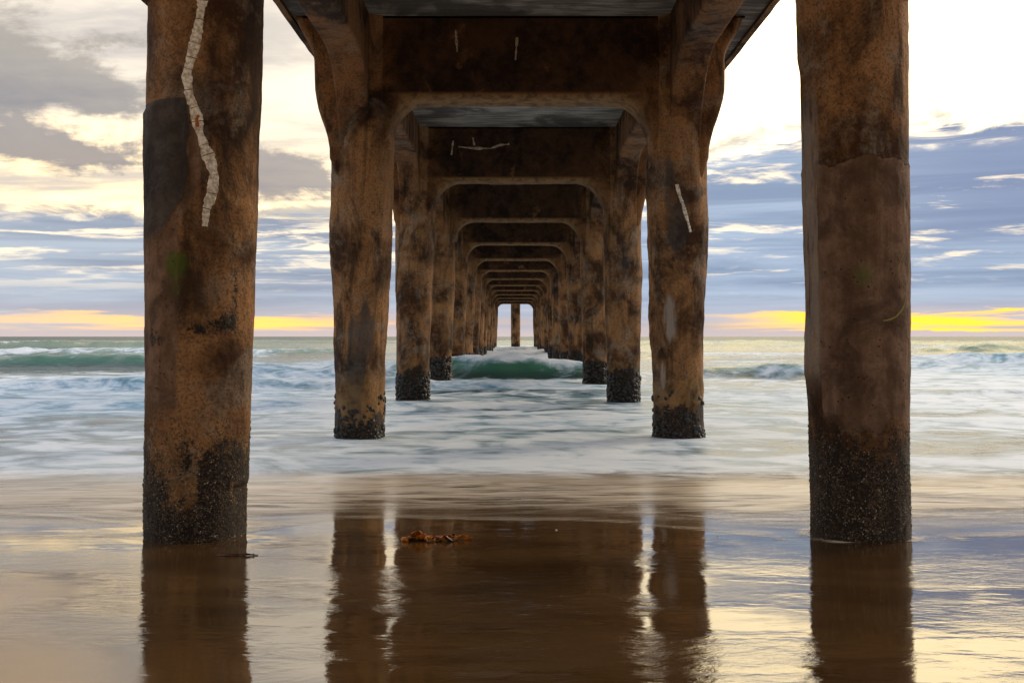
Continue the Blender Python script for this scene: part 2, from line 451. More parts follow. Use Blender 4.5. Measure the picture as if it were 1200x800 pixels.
# waves: (distance, centre x, half width, height, front length, back length, foam on crest)
WAVES = [
    (45.5, 0.2, 4.6, .90, 2.6, 7.0, .06),
    (46.5, -9.5, 6.5, .55, 2.6, 8.0, .95),
    (45.0, 11.3, 3.6, .62, 2.2, 6.0, .05),
    (57.0, -27.0, 13.0, .90, 2.8, 9.0, .04),
    (60.0, 28.0, 9.0, .85, 4.5, 9.0, .85),
    (92.0, -34.0, 26.0, .75, 6.0, 10.0, .75),
    (88.0, 4.0, 12.0, .65, 5.0, 9.0, .8),
    (108., 50.0, 10.0, .95, 5.0, 10.0, .05),
    (135., -60.0, 38.0, 1.15, 7.0, 14.0, .08),
    (128., 20.0, 30.0, .6, 7.0, 12.0, .4),
    (190., -95.0, 18.0, 1.1, 9.0, 20.0, .75),
    (200., 60.0, 80.0, .8, 9.0, 18.0, .1),
    (270., -30.0, 140.0, .8, 10.0, 20.0, .08),
    (36.0, -9.0, 13.0, .36, 1.3, 4.0, .9),
    (33.0, 12.0, 14.0, .16, 1.5, 3.5, 1.),
    (27.0, -10.0, 11.0, .16, 1.2, 4.0, 1.),
    (22.0, 3.0, 12.0, .05, 1.2, 3.0, 1.),
]
def sea_fields(x, y):
    h = np.zeros_like(x); foam = np.zeros_like(x); ftot = np.zeros_like(x)
    for i, (yc, xc, hw, A, lf, lb, fo) in enumerate(WAVES):
        yy = y - yc - .10 * lf * 4 * fbm(x / (hw * .8) + i * 7.3, np.zeros_like(x), s=40 + i, o=3) - .012 * (x - xc) ** 2 / max(hw, 6)
        env = np.exp(-np.abs((x - xc) / hw) ** (2.4 if A > .8 else 4))
        prof = np.where(yy < 0, np.exp(-(yy / (lf * .55)) ** 2), np.exp(-(yy / (lb * .5)) ** 2))
        h += A * env * prof * (1 + .42 * fbm(x * .42, y * .3, s=60 + i, o=4))
        fb = np.where(yy < -lf * .12, np.exp(-((yy + lf * .12) / (lf * .5)) ** 2) * fo, np.exp(-(np.maximum(yy, 0) / (lb * 1.5)) ** 2) * (.55 + .45 * fo))
        foam = np.maximum(foam, env * fb * (.8 if A > .3 else .55))
        # unbroken green face keeps foam off the front
        face = env * np.exp(-((yy + lf * .55) / (lf * .42)) ** 2) * (1 - fo) * (1 if A > .3 else 0)
        foam -= face * 1.5; ftot = np.maximum(ftot, face)
        if i == 0: foam = np.maximum(foam, env * np.exp(-((yy - .10) / (lf * .44)) ** 2) * 1.2)
        # foam carpet spilled in front of each wave
        foam = np.maximum(foam, env * sst(-lf * 7, -lf * 1.6, yy) * (yy < -lf * 1.0) * .42)
    return h, foam, ftot
sy = np.concatenate([np.arange(11.2, 30, .075), np.geomspace(30, 120, 330)[0:], np.geomspace(121, 9000, 280)])
su = np.linspace(-1, 1, 561)
Y = np.repeat(sy[:, None], len(su), 1)
X = su[None, :] * (14 + .70 * Y)
h, foam, ftot = sea_fields(X, Y)
chop = .055 * fbm(X * .22, Y * .45, s=5, o=4) + .10 * fbm(X * .06, Y * .16, s=6, o=4) * sst(30, 110, Y) + (.42 * fbm(X * .03, Y * .10, s=9, o=4)) * sst(100, 200, Y) * sst(3500, 900, Y)
near = sst(70, 26, Y)
silk = fbm(X * .10, Y * .42, s=71, o=5)
foam = np.maximum(foam, near * (.80 + .70 * silk - .24 * sst(22, 14, Y)) - .02)
foam = foam + .55 * fbm(X * .045, Y * .13, s=73, o=5) * sst(60, 110, Y) + (.10 - .34 * sst(-.05, -.3, X / Y)) * sst(60, 110, Y) * sst(1500, 300, Y)
for y0_, y1_, x0_, x1_, k_ in ((47, 150, -6, 7, 1.0), (20, 52, -34, -5, .85), (72, 104, -75, -22, .9), (26, 72, 13, 70, .85), (50, 82, -16, -4, .8), (150, 215, -120, -84, .8)):
    w_ = 1 + .35 * fbm(X * .12, Y * .2, s=int(y0_), o=3)
    m_ = sst(y0_ - 1, y0_ + 3, Y * w_) * sst(y1_ + 14, y1_ - 10, Y * w_) * sst(x0_ - 3, x0_ + 3, X) * sst(x1_ + 3, x1_ - 3, X)
    foam = np.where(foam > -.2, np.maximum(foam, m_ * k_), foam)
aq = np.zeros_like(X)
for y0_, y1_, x0_, x1_, k_ in ((21, 46, -36, -4.5, .9), (47, 80, -18, -4.5, 1.0), (50, 78, 15, 60, 1.0), (160, 215, -125, -84, .8), (80, 100, -70, -20, .45), (17, 42, -5, 8, .60)):
    w_ = 1 + .30 * fbm(X * .10, Y * .2, s=int(y0_) + 5, o=3)
    aq = np.maximum(aq, k_ * sst(y0_ - 2, y0_ + 6, Y * w_) * sst(y1_ + 8, y1_ - 6, Y * w_) * sst(x0_ - 3, x0_ + 3, X) * sst(x1_ + 3, x1_ - 3, X) * (.55 + .9 * np.clip(fbm(X * .12, Y * .30, s=88, o=4) + .3, 0, 1)))
aq = np.clip(aq, 0, 1)
foam = np.clip(foam - (.62 + 1.0 * fbm(X * .5, Y * .9, s=97, o=4)) * ftot * sst(.10, .5, ftot), -1.4, 1.2) - .45 * sst(180, 700, Y)
edge = 12.15 + .95 * fbm(X * .30, 0 * X, s=81, o=4) + .12 * np.sin(X * .9)
lip = sst(0, .9, Y - edge)
sz = h + chop * sst(0, 3, Y - edge) + .022
Zs = sand_z(X, Y)
Z = (Zs - .02) * (1 - lip) + sz * lip
foam = foam * sst(-.1, .5, Y - edge) + .35 * np.exp(-((Y - edge - .35) / .35) ** 2)
foam = np.where(Y < edge + 2.4, np.maximum(foam, .62 * sst(2.4, .9, Y - edge)), foam)
sea = grid_mesh('sea_water', np.stack([X, Y, Z], -1), M['sea'], attrs={'lip': np.clip((Y - edge - .05) / (.45 + 2.2 * sst(-3.4, -1.2, X)), 0, 1), 'aqua': aq, 'foam': foam, 'far': sst(70, 600, Y)})
tag(sea, 'silky blurred sea with white surf and green breakers', 'sea', kind='structure')

# thin sheet of backwash between the sea and the mirror-wet sand
wx = axis(-14, 16, -4.2, 4.2, .035); wv = np.linspace(0, 1, 120)
X = np.repeat(wx[None, :], len(wv), 0)
e0 = 10.0 + .35 * fbm(wx * .5, 0 * wx, s=91, o=4) - 1.40 * sst(.4, 2.6, wx) - .2 * np.sin(wx * .9) - 1.1 * sst(-1.2, -2.8, wx)
Y = e0[None, :] + wv[:, None] * (14.1 - e0[None, :])
Z = sand_z(X, Y) + .004 + .010 * sst(0, .3, wv)[:, None] + sst(11.7, 13.6, Y) * .10
ring = np.zeros_like(X)
for cc in (-2.895, 2.96):
    dd = np.hypot(X - cc, Y - D1) - .425
    nn = .5 + .9 * fbm(X * 5, Y * 5, s=33, o=3)
    ring = np.maximum(ring, np.exp(-((dd - .05) / .05) ** 2) * np.clip(nn, 0, 1) * (1. if cc > 0 else .6))
    ang = Y - D1 - .35 * np.abs(X - cc)
    ring = np.maximum(ring, .45 * np.exp(-((dd - .30 - .1 * nn) / .05) ** 2) * sst(.15, -.1, Y - D1) * np.clip(nn, 0, 1))
o = grid_mesh('swash_water', np.stack([X, Y, Z], -1), M['swash'], attrs={'edge': np.repeat(wv[:, None], len(wx), 1), 'ring': ring})
tag(o, 'thin sheet of milky backwash sliding over the sand', 'swash', kind='structure')

# ================================================================= PIER
pier = empty('pier', (0, 60, 0))
tag(pier, 'long concrete beach pier seen from below, twin rows of stained columns running out to sea', 'pier')

class Column:
    """weathered round column; radius(theta,z) is shared with everything fixed to it"""
    def __init__(s, side, n, r0, r1, rough, seed, ztop=7.68):
        s.side, s.n, s.r0, s.r1, s.rough, s.seed, s.ztop = side, n, r0, r1, rough, seed, ztop
        s.x0, s.y0 = side * SEP / 2, bent_y(n)
        s.bat = .018 if side < 0 else -.008
        if n == 1 and side > 0: s.bat = -.014
        s.zb = -.4 if n == 1 else -1.6
        s.extra = None
    def centre(s, z):
        k = np.clip(np.asarray(z, float), 0, 5.0)
        return s.x0 + s.bat * k, s.y0 + 0 * k
    def radius(s, th, z):
        th, z = np.asarray(th, float), np.asarray(z, float)
        k = sst(0, 4.6, z)
        r = s.r0 + (s.r1 - s.r0) * k
        cx, cy = np.cos(th), np.sin(th)
        r = r + s.rough * (.050 * fbm(cx * .9 + s.seed, cy * .9, z * .55, s=s.seed, o=3) + .020 * fbm(cx * 2.4, cy * 2.4 + s.seed, z * 2.2, s=s.seed + 5, o=4))
        r = r + .006 * fbm(cx * 9, cy * 9, z * 9, s=s.seed + 9, o=3)
        if s.extra: r = s.extra(th, z, r)
        return r
    def point(s, th, z, off=0.0):
        r = s.radius(th, z) + off
        cx, cy = s.centre(z)
        return np.stack([cx + r * np.cos(th), cy + r * np.sin(th), np.asarray(z, float) + 0 * r], -1)
    def hit(s, px, py):
        """surface coordinates of the spot measured on the photograph"""
        ax, az = (px - VPX) / FPX, (HZY - py) / FPX
        d = s.y0 - s.r1
        for _ in range(12):
            z = EYE + az * d
            cx, cy = s.centre(z); dx = CAMX + ax * d - cx
            r = (s.r0 + (s.r1 - s.r0) * sst(0, 4.6, z)) * 1.01
            d = float(cy - math.sqrt(max(r * r - dx * dx, 1e-4)))
        return math.atan2(d - float(cy), float(dx)), float(EYE + az * d)
    def build(s, nth, nz, mat, masks=None, ztop=None):
        th = np.linspace(0, 2 * math.pi, nth, endpoint=False)
        z = np.linspace(s.zb, ztop or s.ztop, nz)
        TH, ZZ = np.meshgrid(th, z)
        P = s.point(TH, ZZ)
        F = [tuple(f) for f in grid_faces(nth, nz, True)]
        F.append(tuple(range(nth))[::-1]); F.append(tuple(range((nz - 1) * nth, nz * nth)))
        A = {'dark': np.zeros_like(TH), 'patch': np.zeros_like(TH), 'jacket': np.zeros_like(TH), 'green': np.zeros_like(TH), 'lime': np.zeros_like(TH), 'ochre': np.zeros_like(TH)}
        if masks: masks(s, TH, ZZ, A)
        s.ob = mesh_obj('column', P.reshape(-1, 3), F, mat, pier, (s.x0, s.y0, 0), flat_faces=(len(F) - 1, len(F) - 2), attrs=A)
        return s.ob

def strip(name, path, width, surf, mat, parent, loc, seg=.13, gap=.006, jag=.25, off=.006, seed=1):
    """broken ribbon lying on a surface; surf maps (u,v,off)->xyz, path in (u,v) metres"""
    rng = np.random.default_rng(seed)
    path = np.asarray(path, float)
    L = np.r_[0, np.cumsum(np.hypot(*np.diff(path, axis=0).T))]
    n = max(1, int(round(L[-1] / seg))); V, F = [], []
    cut = np.r_[0, np.sort((np.arange(1, n) + rng.uniform(-.33, .33, n - 1)) / n), 1] * L[-1]
    for k in range(n):
        a, b = cut[k] + gap / 2 * rng.uniform(.3, 1.6), cut[k + 1] - gap / 2 * rng.uniform(.3, 1.6)
        m = 9; base = len(V)
        for q in range(m):
            l = a + (b - a) * q / (m - 1)
            c = np.array([np.interp(l, L, path[:, 0]), np.interp(l, L, path[:, 1])])
            c2 = np.array([np.interp(l + .02, L, path[:, 0]), np.interp(l + .02, L, path[:, 1])]) - np.array([np.interp(l - .02, L, path[:, 0]), np.interp(l - .02, L, path[:, 1])])
            c2 /= np.linalg.norm(c2) + 1e-9; nr = np.array([-c2[1], c2[0]])
            w = width * (1 + jag * 2.2 * float(fbm(l * 9 + seed, seed, s=seed, o=4)) + rng.uniform(-.10, .10)) / 2 * (1 if l < L[-1] * .9 else .7)
            for f_, o_ in ((-1.0, -.004), (-.8, off), (0.0, off + .003), (.8, off), (1.0, -.004)):
                V.append(surf(*(c + nr * w * f_ * (1 + rng.uniform(-.05, .05))), o_))
        for q in range(m - 1):
            for r_ in range(4):
                i = base + q * 5 + r_; F.append((i, i + 1, i + 6, i + 5))
    return mesh_obj(name, V, F, mat, parent, loc, smooth=False)

def lumps(name, pts, nrms, sizes, mat, parent, loc, flat=.6, sides=6, seed=0, cone=False):
    rng = np.random.default_rng(seed); V, F = [], []
    rings = ((1.0, -.35), (1.0, .1), (.78, .55), (.4, .85)) if not cone else ((1.15, -.3), (1., 0.), (.55, .75))
    for p, n, s in zip(pts, nrms, sizes):
        n = n / np.linalg.norm(n); t1 = np.cross(n, [0, 0, 1.]); t1 /= np.linalg.norm(t1) + 1e-9; t2 = np.cross(n, t1)
        a = rng.uniform(0, 6.28); ca, sa = math.cos(a), math.sin(a); u = t1 * ca + t2 * sa; v = t2 * ca - t1 * sa
        el = rng.uniform(.55, 1.0); b = len(V)
        for rr, hh in rings:
            for k in range(sides):
                th = 6.2832 * k / sides; j = 1 + rng.uniform(-.18, .18)
                V.append(p + s * j * rr * (u * math.cos(th) + v * math.sin(th) * el) + n * s * hh * flat)
        nr = len(rings)
        for q in range(nr - 1):
            for k in range(sides):
                F.append((b + q * sides + k, b + q * sides + (k + 1) % sides, b + (q + 1) * sides + (k + 1) % sides, b + (q + 1) * sides + k))
        F.append(tuple(b + (nr - 1) * sides + k for k in range(sides)))
    return mesh_obj(name, V, F, mat, parent, loc, smooth=not cone)

def scatter(col, count, zfun, seed, front=True):
    rng = np.random.default_rng(seed); th = rng.uniform(0, 2 * math.pi, count * 4)
    z, ok = zfun(rng, th)
    th, z = th[ok][:count], z[ok][:count]
    P = col.point(th, z); N = np.stack([np.cos(th), np.sin(th), 0 * th], -1)
    return th, z, P, N

# ---- nearest left column -------------------------------------------------
cl = Column(-1, 1, .422, .495, .45, 101); cl.x0 += .055
g_th, g_z = cl.hit(207, 308)
pj_th, pj_z = cl.hit(172, 124)
pe_th, _ = cl.hit(221, 180)
pz_b = cl.hit(190, 262)[1]
def wrap(d): return (d + math.pi) % (2 * math.pi) - math.pi
def ex_left(th, z, r):
    zt = 3.86 + .05 * np.sin(th * 3)
    inp = sst(pe_th + .02, pe_th - .03, wrap(th)) * sst(-math.pi, -math.pi + .01, wrap(th)) * sst(zt + .01, zt - .01, z)
    r = r + .022 * inp
    # chipped right edge near the foot, old jacket line higher up on the right
    c = np.exp(-(wrap(th + .25) / .38) ** 2)
    r = r - .022 * c * sst(.60, .56, z) + .018 * c * sst(3.05, 3.0, z) * sst(.55, .60, z)
    return r
cl.extra = ex_left
def mask_left(s, TH, Z, A):
    W = wrap(TH)
    up = sst(1.30, .45, Z + .26 * fbm(np.cos(TH) * 2.2, np.sin(TH) * 2.2, Z * 2.4, s=5, o=4))
    A['dark'][:] = np.clip(up * .95 + .6 * sst(.5, .2, Z) + .25 * sst(1.35, .9, Z) * fbm(np.cos(TH) * 3, np.sin(TH) * 3, Z * 1.5, s=7), 0, 1)
    lighten = sst(.25, .45, Z) * sst(.85, .6, Z) * sst(-.1, .35, fbm(np.cos(TH) * 1.8, np.sin(TH) * 1.8, Z * 1.8, s=15, o=3))
    A['dark'] -= lighten * .62
    # dark scorch blotches above
    for (px, py, sx, sz, w) in ((262, 378, .14, .10, .75), (275, 340, .05, .35, .55), (232, 385, .10, .06, .7), (190, 398, .12, .05, .6), (180, 390, .05, .12, .5)):
        t0, z0 = s.hit(px, py)
        A['dark'] += w * np.exp(-(wrap(TH - t0) * .5 / sx) ** 2 - ((Z - z0) / sz) ** 2)
    A['dark'][:] = np.clip(A['dark'], 0, 1)
    A['ochre'][:] = sst(-1.1, -.2, W) * sst(1.2, .5, Z) * .8 + .35 * sst(1.1, .4, Z)
    edge = pe_th - .35 * sst(3.2, 2.75, Z)
    A['patch'][:] = sst(edge + .05, edge - .05, W + .06 * fbm(Z * 3, 0 * Z, s=4)) * sst(3.87, 3.84, Z) * sst(2.55, 3.0, Z + .2 * fbm(TH * 3, Z, s=8))
    low = sst(edge + .35, edge + .1, W) * sst(3.8, 3.7, Z)
    A['jacket'][:] = low * (1 - A['patch']) * .55 * sst(.9, 1.4, Z)
    A['green'][:] = np.exp(-(wrap(TH - g_th) * .46 / .095) ** 2 - ((Z - g_z) / .10) ** 2) + .35 * np.exp(-(wrap(TH - g_th) * .46 / .08) ** 2 - ((Z - g_z + .22) / .14) ** 2)
ob = cl.build(180, 340, M['column'], mask_left)
ob['label'] = 'left front column with white crack line, dark grey patch and green paint spot'
def on_col(c):
    return lambda u, v, o: c.point(u / .48, v, o).astype(float)
pathpx = [(238, -14), (237, 4), (231, 40), (225, 66), (219, 88), (222, 110), (230, 135), (233, 152), (239, 170), (247, 190), (251, 206), (248, 228), (242, 245), (240, 266)]
path = [(t * .48, z) for t, z in (cl.hit(*q) for q in pathpx)]
strip('crack_seam', path, .085, on_col(cl), M['seam'], ob, (cl.x0, cl.y0, 0), seg=.145, seed=3)
th_r, z_r = cl.hit(231, 143)
strip('rust_spot', [(th_r * .48 + .012, z_r + .055), (th_r * .48 - .004, z_r + .02), (th_r * .48 + .006, z_r - .05)], .030, on_col(cl), M['rust'], ob, (cl.x0, cl.y0, 0), seg=.3, jag=.9, off=.011, seed=8)

# ---- nearest right column ------------------------------------------------
cr = Column(1, 1, .425, .470, .32, 202); cr.x0 += .01
gr_th, gr_z = cr.hit(1012, 322)
def ex_right(th, z, r):
    W = wrap(th)
    zt = 3.36 + .03 * np.sin(th * 4.2) + .05 * fbm(np.cos(th) * 4, np.sin(th) * 4, s=77, o=4)
    r = r - .009 * sst(zt - .012, zt + .012, z)
    r = r + .005 * np.exp(-((z - zt) / .03) ** 2)
    r = r + .03 * np.exp(-(wrap(th - math.pi) / .5) ** 2) * np.exp(-((z - 1.62) / .28) ** 2)
    r = r - .03 * np.exp(-(wrap(th - math.pi) / .5) ** 2) * sst(4.15, 4.35, z) * -1
    return r
cr.extra = ex_right
el_th, _ = cr.hit(958, 300)
def mask_right(s, TH, Z, A):
    W = wrap(TH)
    f1 = fbm(np.cos(TH) * 2.2, np.sin(TH) * 2.2, Z * 2.4, s=25, o=4)
    A['dark'][:] = np.clip(sst(1.42, .60, Z + .26 * f1) * .88 - .35 * sst(.25, .45, Z) * sst(.7, .5, Z) * sst(0, .3, f1), 0, 1)
    zt = 3.36 + .03 * np.sin(TH * 4.2) + .05 * fbm(np.cos(TH) * 4, np.sin(TH) * 4, s=77, o=4)
    A['jacket'][:] = sst(zt + .01, zt - .02, Z) * sst(1.0, 1.35, Z + .2 * f1)
    left = sst(el_th + .06, el_th - .02, np.where(W > 1, W - 2 * math.pi, W))
    A['lime'][:] = left * sst(1.3, 1.8, Z) * sst(4.2, 3.6, Z) * .75
    A['jacket'] *= (1 - left * .8)
    A['green'][:] = .55 * np.exp(-(wrap(TH - gr_th) * .46 / .11) ** 2 - ((Z - gr_z) / .12) ** 2)
    A['ochre'][:] = .22 * sst(1.0, .3, Z)
ob = cr.build(180, 340, M['column'], mask_right)
ob['label'] = 'right front column with smooth brown jacket below a rough top and faint green paint'
arc1 = [cr.hit(*q) for q in ((1061, 346), (1060, 356), (1056, 364), (1050, 371), (1042, 375), (1034, 376))]
strip('paint_arc', [(t * .48, z) for t, z in arc1], .018, on_col(cr), M['faint'], ob, (cr.x0, cr.y0, 0), seg=.5, gap=0, jag=.4, off=.003, seed=5)
arc2 = [cr.hit(*q) for q in ((1059, 297), (1054, 308), (1051, 318))]
strip('paint_arc', [(t * .48, z) for t, z in arc2], .014, on_col(cr), M['faint'], ob, (cr.x0, cr.y0, 0), seg=.5, gap=0, jag=.4, off=.003, seed=6)

for c, sd in ((cl, 31), (cr, 32)):
    for nm, cnt, s0, s1, mt, zz in (('barnacle_crust', 1500, .003, .0062, M['barnacle'], 1.0), ('dark_barnacle_crust', 5200, .004, .008, M['barnacle_dark'], 1.12)):
        def zf(rng, th, zz=zz):
            z = rng.beta(1.6, 1.7, len(th)) * (zz + .05) - .02
            d = fbm(np.cos(th) * 3, np.sin(th) * 3, z * 3.5, s=sd, o=4)
            return z, d > rng.uniform(-.5, .35, len(th))
        th, z, P, N = scatter(c, cnt, zf, sd + cnt)
        sz = np.random.default_rng(sd).uniform(s0, s1, len(P)) * np.exp(np.random.default_rng(sd + 1).normal(-.1, .30, len(P)))
        lumps(nm, P, N, sz, mt, c.ob, (c.x0, c.y0, 0), flat=.75, sides=6, seed=sd, cone=True)

# ---- columns standing in the water ---------------------------------------
def mask_water(s, TH, Z, A):
    f1 = fbm(np.cos(TH) * 2.0, np.sin(TH) * 2.0, Z * 2.0, s=s.seed, o=4)
    top = (.42 if s.n == 2 else .95) + .12 * (s.seed % 3 - 1)
    A['dark'][:] = sst(top + .25, top - .15, Z + .30 * f1) * (.75 if s.n == 2 else 1)
    A['ochre'][:] = sst(1.3, .9, Z) * .55 * (1 if s.n <= 3 else .2)
    A['dark'] += .40 * sst(.10, .6, fbm(np.cos(TH) * 1.1 + s.seed, np.sin(TH) * 1.1, Z * .55, s=s.seed + 3, o=4)) * sst(5.5, 4.0, Z)
    A['patch'][:] = .6 * sst(.2, .45, fbm(np.cos(TH) * 1.0, np.sin(TH) * 1.0 + s.seed, Z * .5, s=s.seed + 6, o=4))
    if s.n == 2 and s.side > 0:
        for px, py, sx, sz in ((785, 372, .13, .42), (778, 440, .05, .25)):
            t0, z0 = s.hit(px, py)
            q = np.exp(-(wrap(TH - t0) * .5 / sx) ** 2 - ((Z - z0) / sz) ** 2)
            A['lime'] += 1.2 * sst(.25, .6, q + .25 * fbm(np.cos(TH) * 3, np.sin(TH) * 3, Z * 1.2, s=9, o=4))
    A['lime'][:] = np.clip(A['lime'], 0, 1)
    A['dark'][:] = np.clip(A['dark'], 0, 1)
COLS = {(-1, 1): cl, (1, 1): cr}
for n in range(2, NB + 1):
    for side in (-1, 1):
        c = Column(side, n, .455 if n < 4 else .47, .55, 1.0 if n > 2 else 1.5, 300 + n * 2 + (side > 0))
        if n == 2 and side > 0: c.x0 -= .045
        res = (140, 330) if n == 2 else (72, 130) if n == 3 else (40, 60) if n < 7 else (24, 30)
        if n == 2 and side > 0:
            def ex(th, z, r):
                W = wrap(th)
                sp = sst(1.72, 1.66, z + .55 * np.abs(wrap(th + 2.35)))        # spalled tongue on the left flank
                r = r + .045 * sp * sst(.62, .54, np.abs(wrap(th + 2.35)))
                r = r - .03 * np.exp(-((z - 2.1) / .5) ** 2) * np.exp(-(wrap(th + 1.2) / .5) ** 2)
                return r
            c.extra = ex
        ob = c.build(*res, M['column'] if n < 4 else M['far'], mask_water)
        COLS[(side, n)] = c
        if n <= 9:
            cnt = {2: 300, 3: 620}.get(n, 420 if n < 6 else 200)
            topz = {2: .72, 3: .92}.get(n, 1.15)
            if n == 2:
                def zf(rng, th, sd=c.seed):
                    z = rng.beta(1.1, 2.0, len(th)) * 1.0 - .05
                    d = fbm(np.cos(th) * 2.4, np.sin(th) * 2.4, z * 2.5, s=sd, o=3)
                    return z, (z < .26 + .25 * d) | ((d > .10) & (z < .98))
            else:
                def zf(rng, th, sd=c.seed, tz=topz):
                    z = rng.uniform(-.15, tz, len(th))
                    d = fbm(np.cos(th) * 2, np.sin(th) * 2, z * 2, s=sd, o=3)
                    return z, z < tz * (.82 + .35 * d)
            th, z, P, N = scatter(c, cnt, zf, c.seed)
            rg = np.random.default_rng(c.seed)
            sz = rg.uniform(.035, .075, len(P)) * (1 if n < 4 else 1.4)
            if n == 2: sz *= rg.uniform(.5, 1.0, len(P))
            lumps('mussel_crust', P, N, sz, M['mussel'], ob, (c.x0, c.y0, 0), flat=.65, sides=6, seed=c.seed)
c = COLS[(1, 2)]; c.ob['label'] = 'column with short white crack mark and spalled tongue of concrete'
path = [(t * .48, z) for t, z in (c.hit(*q) for q in ((793, 216), (797, 230), (801, 240), (805, 254), (811, 272)))]
strip('crack_seam', path, .055, on_col(c), M['seam'], c.ob, (c.x0, c.y0, 0), seg=.16, jag=.5, off=.02, seed=13)

# ---- caps with haunches and outriggers ------------------------------------
def cap_outline(seed):
    r = []
    for side in (1, -1):
        q = []
        for t in np.linspace(0, 1, 8): q.append((4.05 - .35 * sst(0, 1, t) , 7.70 - .85 * t))          # outrigger
        for t in np.linspace(.1, 1, 10): q.append((3.70 - .28 * sst(.25, 1, t), 6.85 - 1.75 * t))
        q.append((3.30, 4.75)); q.append((2.60, 4.75))
        fx = .68 if seed == 502 else .84
        for t in np.linspace(0, 90, 16): q.append((2.46 - fx + fx * math.cos(R(t)), 4.90 + 1.25 * math.sin(R(t))))
        q += [(v, 6.15) for v in np.linspace(1.5, .0, 8)][:-1 if side < 0 else None]
        r.append([(side * a, b) for a, b in q])
    out = r[0] + r[1][::-1]
    out = np.array(out)
    j = .020 * np.stack([fbm(out[:, 0] * 2 + seed, out[:, 1] * 2, s=seed, o=3), fbm(out[:, 0] * 2, out[:, 1] * 2 + seed, s=seed + 1, o=3)], -1)
    j[out[:, 1] > 7.6] = 0
    return out + j
def extrude(name, poly, half, mat, parent, loc, axis='y', bev=.06, steps=3, at=(0, 0), stain=None):
    """rounded extrusion of a closed outline; attributes for the concrete set to zero"""
    n = len(poly); c = np.roll(poly, -1, 0) - np.roll(poly, 1, 0)
    area = .5 * np.sum(poly[:, 0] * np.roll(poly[:, 1], -1) - np.roll(poly[:, 0], -1) * poly[:, 1])
    nr = np.stack([c[:, 1], -c[:, 0]], -1) / (np.linalg.norm(c, axis=1)[:, None] + 1e-9)
    if area < 0: nr = -nr
    rings = []
    for k in range(steps + 1):
        a = math.pi / 2 * k / steps
        rings.append((-half + bev * (1 - math.sin(a)), bev * (1 - math.cos(a))))
    rings = [(-half + bev * (1 - math.cos(math.pi / 2 * k / steps)), bev * (1 - math.sin(math.pi / 2 * k / steps))) for k in range(steps + 1)]
    mids = [(v, 0) for v in np.linspace(-half + bev, half - bev, 5)[1:-1]]
    rings = rings + mids + [(-a, b) for a, b in rings[::-1]]
    V = []
    for y, ins in rings:
        q = poly - nr * ins
        for a, b in q: V.append((a, at[1] + y, b) if axis == 'y' else (at[0] + y, a, b))
    F = [tuple(f) for f in grid_faces(n, len(rings), True)]
    F.append(tuple(range(n))); F.append(tuple(range((len(rings) - 1) * n, len(rings) * n))[::-1])
    V = np.array(V)
    o = mesh_obj(name, V, F, mat, parent, loc, flat_faces=(len(F) - 1, len(F) - 2), attrs={'ochre': stain(V)} if stain else None)
    import bmesh
    bm = bmesh.new(); bm.from_mesh(o.data); bmesh.ops.recalc_face_normals(bm, faces=bm.faces); bm.to_mesh(o.data); bm.free()
    return o
CAPS = {}
for n in range(1, NB + 1):
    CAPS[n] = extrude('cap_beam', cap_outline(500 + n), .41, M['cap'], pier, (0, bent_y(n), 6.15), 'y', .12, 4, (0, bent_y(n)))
def on_cap(n):
    return lambda u, v, o: np.array([u, bent_y(n) - .41 - o, v])
def cap_xy(n, px, py):
    d = bent_y(n) - .41
    return (CAMX + (px - VPX) / FPX * d, EYE + (HZY - py) / FPX * d)
for n, pts, w, sd in ((2, [(534, 35), (535, 48), (536, 62)], .05, 1), (2, [(606, 44), (605, 58), (604, 71)], .05, 2),
                      (3, [(531, 165), (529, 182)], .06, 3), (3, [(537, 172), (556, 174), (575, 174), (586, 170), (597, 169)], .06, 4), (3, [(554, 161), (556, 171)], .05, 5)):
    strip('crack_seam', [cap_xy(n, *q) for q in pts], w, on_cap(n), M['dim_seam'], CAPS[n], (0, bent_y(n), 6.15), seg=.2, jag=.5, off=.008, seed=sd)
CAPS[2]['label'] = 'cap beam with two short pale crack marks'
CAPS[3]['label'] = 'cap beam with a branching pale crack line'

# ---- longitudinal girders with arched haunches -----------------------------
for n in range(0, NB):
    y0, y1 = bent_y(n) + .30, bent_y(n + 1) - .30
    if n == 0: y0 = -1.5
    for side in (-1, 1):
        q = [(y0, 7.70), (y1, 7.70), (y1, 5.15)]
        q += [(y1 - .16 - 1.5 * (1 - math.cos(R(t))), 5.25 + 1.47 * math.sin(R(t))) for t in np.linspace(0, 90, 16)]
        if n == 0: q += [(v, 6.72) for v in np.linspace(y1 - 1.8, y0, 10)]
        else:
            q += [(v, 6.72) for v in np.linspace(y1 - 1.8, y0 + 1.8, 10)]
            q += [(y0 + .16 + 1.5 * (1 - math.sin(R(t))), 5.25 + 1.47 * math.cos(R(t))) for t in np.linspace(0, 90, 16)]
            q += [(y0, 5.15)]
        q = np.array(q)
        jt = .018 * fbm(q[:, 0] * 1.7 + n * 3, q[:, 1] + side, s=611, o=3); jt[q[:, 1] > 7.6] = 0
        q[:, 1] += jt
        extrude('girder', q, .285, M['girder'], pier, (side * 2.97, (y0 + y1) / 2, 6.7), 'x', .05, 3, (side * 2.97, 0))

